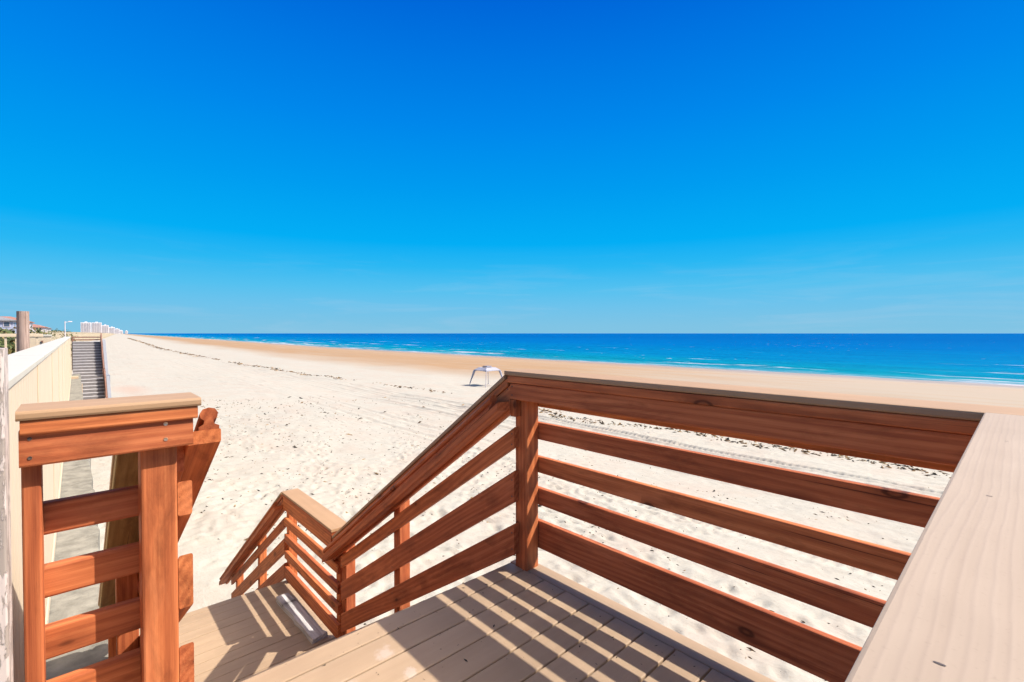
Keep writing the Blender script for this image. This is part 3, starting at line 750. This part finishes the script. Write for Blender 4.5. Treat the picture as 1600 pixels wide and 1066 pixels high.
def leafmass(name, spots, mats, seed, leaf=0.16):
    r = np.random.default_rng(seed); V = []; F = []; I = []
    for (x, y, z, rx, ry, rz, n) in spots:
        for _ in range(n):
            d = r.normal(size=3); d /= np.linalg.norm(d); d[2] = abs(d[2])
            q = np.array([x, y, z])+d*np.array([rx, ry, rz])*r.uniform(0.55, 1.05)*(0.75+0.5*math.sin(d[0]*5+x)*0.5)
            a = r.normal(size=3); a /= np.linalg.norm(a); b = np.cross(a, r.normal(size=3)); b /= np.linalg.norm(b)
            s = leaf*r.uniform(0.6, 1.5)*max(1.0, rz)
            k = len(V); V += [q-a*s, q+b*s*0.4, q+a*s, q-b*s*0.4]; F.append((k, k+1, k+2, k+3)); I.append(int(r.integers(0, len(mats))))
    o = meshobj(name, V, F, None)
    for m_ in mats: o.data.materials.append(M[m_])
    o.data.polygons.foreach_set('material_index', I)
    return o
M['leafa'] = plain('dune_leaf', (0.085, 0.105, 0.035), 0.8, 0.3, 3, 0)
M['leafb'] = plain('dry_dune_leaf', (0.20, 0.15, 0.065), 0.85, 0.3, 3, 0)
M['leafc'] = plain('dark_dune_leaf', (0.045, 0.062, 0.025), 0.8, 0.3, 3, 0)
M['straw'] = plain('dune_straw', (0.26, 0.19, 0.06), 0.85, 0.3, 3, 0)
sp = []
def dz1(x, y): return float(dunez(np.array([[float(y)]]), np.array([[float(x)]]))[0][0, 0])
for _ in range(150):
    y = random.uniform(14, 150); d = (y+1.8)*0.735
    x = -1.743-d*random.uniform(0.02, 0.14)
    if x > -3.6: continue
    h = random.uniform(0.5, 1.1)*(1+y/120)
    sp.append((x, y, dz1(x, y)+0.05, 0.8*h+0.4, 1.2*h+0.5, 0.75*h, 150))
for _ in range(90):
    y = random.uniform(150, 900); d = y*0.735
    x = -1.743-d*random.uniform(0.015, 0.15)
    h = random.uniform(1.2, 2.6)*(1+y/900)
    sp.append((x, y, dz1(x, y), 3.0*h, 4.0*h, 1.0*h, 110))
tag(leafmass('dune_shrubs', sp, ('leafa', 'leafb', 'leafc', 'leafa'), 4), 'mass of low green and brown scrub on the dune', kind='stuff')
sp = []
for _ in range(160):
    y = random.uniform(9.5, 22); x = random.uniform(-5.2, -2.4)
    sp.append((x, y, dz1(x, y), 0.22, 0.22, 0.42, 45))
tag(leafmass('dune_grass', sp, ('straw', 'straw', 'leafa'), 5, 0.09), 'yellow dune grass behind the picket rail', kind='stuff')

def gable(name, label, x0, x1, y0, y1, zb, ze, zr, wall, roof, wins=()):
    T = thing(name, ((x0+x1)/2, (y0+y1)/2, zb), label, 'house', 'houses behind the dune')
    w = bxz('wall', x0, x1, y0, y1, zb-3, ze, wall, T, 0)
    o = 0.5; xm0, xm1 = x0+(x1-x0)*0.38, x0+(x1-x0)*0.62; ym = (y0+y1)/2
    V = [(x0-o, y0-o, ze+0.01), (x1+o, y0-o, ze+0.01), (x1+o, y1+o, ze+0.01), (x0-o, y1+o, ze+0.01), (xm0, ym, zr), (xm1, ym, zr),
         (x0-o, y0-o, ze-0.25), (x1+o, y0-o, ze-0.25), (x1+o, y1+o, ze-0.25), (x0-o, y1+o, ze-0.25)]
    F = [(0, 1, 5, 4), (1, 2, 5), (2, 3, 4, 5), (3, 0, 4), (6, 7, 1, 0), (7, 8, 2, 1), (8, 9, 3, 2), (9, 6, 0, 3), (9, 8, 7, 6)]
    meshobj('roof', V, F, roof, T)
    for (wx, wz, ww, wh) in wins:
        f = bxz('window', wx-ww/2-0.12, wx+ww/2+0.12, y0-0.08, y0-0.003, wz-wh/2-0.12, wz+wh/2+0.12, 'white', T, 0, axis=0)
        bxz('pane', wx-ww/2, wx+ww/2, y0-0.10, y0-0.081, wz-wh/2, wz+wh/2, 'glass', f, 0, axis=0)
    for k in range(2):
        yy_ = y0+(y1-y0)*(0.3+0.4*k)
        bxz('side_window', x1+0.003, x1+0.06, yy_-0.7, yy_+0.7, ze-1.9, ze-0.6, 'glass', T, 0, axis=1)
    return T
gable('beach_house', 'pale blue house with a grey hip roof at the left edge', -27, -12.4, 158, 172, 1.8, 4.35, 6.2, 'bluewall', 'roof', ((-13.4, 3.35, 0.9, 1.0), (-17.5, 3.3, 1.6, 1.0)))
gable('beach_house', 'white house with a brown roof just right of the timber piling', -26, -13.0, 226, 240, 2.2, 5.2, 7.0, 'white', 'brownroof', ((-15.5, 4.1, 1.4, 1.2), (-19, 4.1, 1.4, 1.2)))
gable('beach_house', 'low white house with a tan roof beyond the cream fence', -23, -11.5, 290, 305, 1.2, 4.0, 5.6, 'white', 'brownroof', ((-13.5, 2.9, 1.5, 1.2),))
gable('beach_house', 'small far white house in the scrub left of the lamp pole', -24, -12.0, 360, 376, 1.0, 4.2, 6.0, 'condo', 'roof', ((-14, 3.0, 1.6, 1.4),))

LP = thing('lamp_pole', (-2.75, 84, 0.2), 'thin white lamp pole beyond the end of the cream fence', 'lamp pole')
tube('pole', (-2.75, 84, -0.5), 0.055, (-2.75, 84, 2.85), 0.045, 'white', LP, 10)
beam('arm', (-2.70, 84, 2.72), (-2.25, 84, 2.80), 0.06, 0.06, 'white', LP, 0.01)
bxz('lamp_head', -2.42, -2.05, 83.85, 84.15, 2.74, 2.87, 'white', LP, 0.03)

def condo(label, x0, x1, y0, dy, h, floors, zb=-1.0):
    T = thing('tower_block', ((x0+x1)/2, y0+dy/2, zb), label, 'building', 'tower blocks on the far shore')
    bxz('wall', x0, x1, y0, y0+dy, zb, zb+h, 'condo', T, 0, axis=2)
    fh = h/floors; n = max(3, int((x1-x0)/9)); w = (x1-x0)/n
    for k in range(floors-1):
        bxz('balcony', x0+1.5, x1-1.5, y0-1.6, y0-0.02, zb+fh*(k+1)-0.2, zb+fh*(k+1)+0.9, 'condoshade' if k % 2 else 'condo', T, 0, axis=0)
    for k in range(n):
        bxz('pier', x0+w*k, x0+w*k+1.2, y0-2.2, y0-1.62, zb, zb+h, 'condo', T, 0, axis=2)
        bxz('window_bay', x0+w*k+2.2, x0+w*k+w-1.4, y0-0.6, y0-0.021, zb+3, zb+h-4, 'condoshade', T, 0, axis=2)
    bxz('roof_house', x0+(x1-x0)*0.4, x0+(x1-x0)*0.65, y0+3, y0+dy-3, zb+h, zb+h+4, 'condo', T, 0)
    bxz('side_wall', x1+0.02, x1+0.5, y0+1, y0+dy-1, zb, zb+h-1, 'condo', T, 0, axis=2)
# each stands on the shore some 2.4 to 5 km off
condo('tallest white tower block at the left of the far skyline', 18, 57, 3250, 34, 58, 17)
condo('second tall white tower block of the far skyline', 60, 100, 3310, 36, 59, 17)
condo('mid-height white tower block stepping down the far skyline', 103, 133, 3420, 36, 47, 13)
condo('cream far tower block, fourth along the skyline', 145, 172, 3700, 36, 39, 10)
condo('lower far tower block, fifth along the skyline', 180, 204, 3900, 36, 31, 8)
condo('small far block near the end of the skyline', 218, 238, 4200, 36, 22, 6)
condo('lone tiny far building furthest right on the shore', 280, 296, 4700, 30, 22, 5)

# ------------------------------------------------------------------ beach canopy
BC = thing('beach_canopy', (36.2, 44.0, -5.30), 'lone white pop-up canopy standing on the sand', 'canopy')
cx_, cy_, gz = 36.2, 44.0, -5.32
near = (33.9, 41.6)
hb, ht, ze, zr = 1.62, 1.10, gz+1.98, gz+2.52
ang0 = math.atan2(near[1]-cy_, near[0]-cx_)
base = [(cx_+hb*1.414*math.cos(ang0+k*math.pi/2), cy_+hb*1.414*math.sin(ang0+k*math.pi/2)) for k in range(4)]
topc = [(cx_+ht*1.414*math.cos(ang0+k*math.pi/2), cy_+ht*1.414*math.sin(ang0+k*math.pi/2)) for k in range(4)]
for k in range(4):
    tube('leg', (*base[k], gz-0.12), 0.035, (*topc[k], ze), 0.045, 'steel', BC, 8)
    if k % 2:
        b_ = Vector((*base[k], gz)); t_ = Vector((*topc[k], ze))
        tube('leg_sleeve', b_.lerp(t_, 0.16), 0.045, b_.lerp(t_, 0.97), 0.16, 'fabric', BC, 8)
    bx_, by_ = base[k]
    tube('foot_plate', (bx_, by_, gz-0.10), 0.14, (bx_, by_, gz+0.04), 0.11, 'steel', BC, 8)
V = []; F = []
ring = []
for (sc, z) in ((1.05, ze-0.10), (1.05, ze+0.06), (0.66, ze+0.34), (0.30, zr-0.16)):
    for k in range(4):
        a = Vector((topc[k][0]-cx_, topc[k][1]-cy_)); b = Vector((topc[(k+1) % 4][0]-cx_, topc[(k+1) % 4][1]-cy_))
        for j in range(4):
            q = a.lerp(b, j/4)*sc; sag = 0.06*math.sin(math.pi*j/4)*(1 if z > ze else -0.9)
            V.append((cx_+q.x, cy_+q.y, z-sag))
for i in range(3):
    for k in range(16): F.append((i*16+k, i*16+(k+1) % 16, (i+1)*16+(k+1) % 16, (i+1)*16+k))
roof = meshobj('roof', V, F, 'fabric', BC)
sm = roof.modifiers.new('thick', 'SOLIDIFY'); sm.thickness = 0.02
V = []; F = []
for (sc, z) in ((0.40, zr-0.13), (0.34, zr-0.02), (0.05, zr)):
    for k in range(4):
        a = Vector((topc[k][0]-cx_, topc[k][1]-cy_))*sc; V.append((cx_+a.x, cy_+a.y, z))
for i in range(2):
    for k in range(4): F.append((i*4+k, i*4+(k+1) % 4, (i+1)*4+(k+1) % 4, (i+1)*4+k))
F.append((8, 9, 10, 11))
meshobj('vent_cap', V, F, 'darkfabric', BC)

# ------------------------------------------------------------------ seaweed and litter (uncountable)
def scatter(name, items, mats, seed):
    """little crooked blades and clumps; items: x, y, z, size, lift"""
    r = np.random.default_rng(seed); V = []; F = []; I = []
    for (x, y, z, s, lift) in items:
        a = r.uniform(0, math.tau); c_, s_ = math.cos(a), math.sin(a)
        l = s*r.uniform(0.6, 1.4); w = s*r.uniform(0.12, 0.40); h = lift*r.uniform(0.5, 1.4)
        k = len(V); b = r.normal(0, 0.3)*s
        V += [(x-c_*l, y-s_*l, z), (x-s_*w+b*s_*.5, y+c_*w, z+0.2*h), (x+c_*l, y+s_*l, z+r.uniform(0, h)), (x+s_*w, y-c_*w-b*.5, z+0.2*h), (x+b*.3, y+b*.3, z+h)]
        F += [(k, k+3, k+4), (k+3, k+2, k+4), (k+2, k+1, k+4), (k+1, k, k+4)]
        I += [int(r.integers(0, len(mats)))]*4
    o = meshobj(name, V, F, None)
    for m_ in mats: o.data.materials.append(M[m_])
    o.data.polygons.foreach_set('material_index', I)
    return o
M['weed'] = plain('dry_seaweed', (0.115, 0.065, 0.025), 0.85, 0.4, 6, 0)
M['weed2'] = plain('pale_seaweed', (0.25, 0.16, 0.07), 0.85, 0.4, 6, 0)
M['weed3'] = plain('black_seaweed', (0.035, 0.028, 0.020), 0.8, 0.3, 6, 0)
M['litter'] = plain('dark_specks', (0.030, 0.022, 0.016), 0.9, 0.4, 60, 0)
_bm = beach.data
_U = np.array(us); _V = np.array(vs2)
_co = np.empty(len(_bm.vertices)*3); _bm.vertices.foreach_get('co', _co); _Z = _co.reshape(len(_U), len(_V), 3)[:, :, 2]
def GZ(x, y):
    v = x-float(bend(np.array(y))); i = min(max(np.searchsorted(_U, y)-1, 0), len(_U)-2); j = min(max(np.searchsorted(_V, v)-1, 0), len(_V)-2)
    fu = (y-_U[i])/(_U[i+1]-_U[i]); fv = (v-_V[j])/(_V[j+1]-_V[j])
    return (_Z[i, j]*(1-fu)+_Z[i+1, j]*fu)*(1-fv)+(_Z[i, j+1]*(1-fu)+_Z[i+1, j+1]*fu)*fv
WU = [-60, -20, 0.9, 4.8, 8.5, 14.2, 20.7, 36, 45.5, 56.8, 73.5, 84, 105, 132, 155, 229, 420, 707, 1200]
WV = [24.5, 26, 26.0, 26.3, 26.4, 25.2, 23.8, 27.9, 26.1, 25.2, 23.6, 23.0, 22.0, 22.4, 21.9, 22.7, 32, 43, 70]
r = np.random.default_rng(31); it = []
u = -45.0
while u < 700:
    dens = 0.5+0.5*math.sin(u*0.31)+0.6*math.sin(u*0.083+1)
    step = 0.05*max(1, u/22)
    u += step
    if dens+r.normal(0, 0.45) < 0.30: continue
    v = np.interp(u, WU, WV)+r.normal(0, 0.42)+0.5*math.sin(u*0.6)
    s = r.uniform(0.06, 0.20)*(1+max(0, u)/130)
    it.append((v, u, GZ(v, u)-0.01, s, s*0.45))
tag(scatter('seaweed_line', it, ('weed', 'weed', 'weed2', 'weed3'), 32), 'dark line of dried seaweed left by the tide along the sand', kind='stuff')
it = []
for _ in range(2300):
    u = r.uniform(-6, 40); v = abs(r.normal(0, 1))*9+0.3
    if v > 24: continue
    s = r.uniform(0.012, 0.05)*(1+u/40 if u > 0 else 1)
    if r.random() < 0.06: s *= 2.2
    it.append((v, u, GZ(v, u)-0.004, s, s*0.5))
cl = [(r.uniform(1.5, 20), r.uniform(-3, 24)) for _ in range(60)]
for (cv, cu) in cl:
    for _ in range(int(r.uniform(6, 26))):
        v, u = cv+r.normal(0, 0.22), cu+r.normal(0, 0.5)
        if v < 0.2: continue
        s = r.uniform(0.015, 0.07); it.append((v, u, GZ(v, u)-0.004, s, s*0.4))
tag(scatter('beach_litter', it, ('weed', 'weed3', 'weed2', 'weed3'), 33), 'scattered dark bits of weed and wood over the near sand', kind='stuff')
it = []
for _ in range(230):
    x, y = r.uniform(-1.5, -0.02), r.uniform(-1.4, 0.12)
    it.append((x, y, 0.0012, r.uniform(0.0022, 0.0068)*(1.8 if r.random() < 0.15 else 1), 0.0012))
tag(scatter('deck_litter', it, ('litter', 'weed3', 'litter'), 34), 'small dark specks of plant litter on the deck boards', kind='stuff')
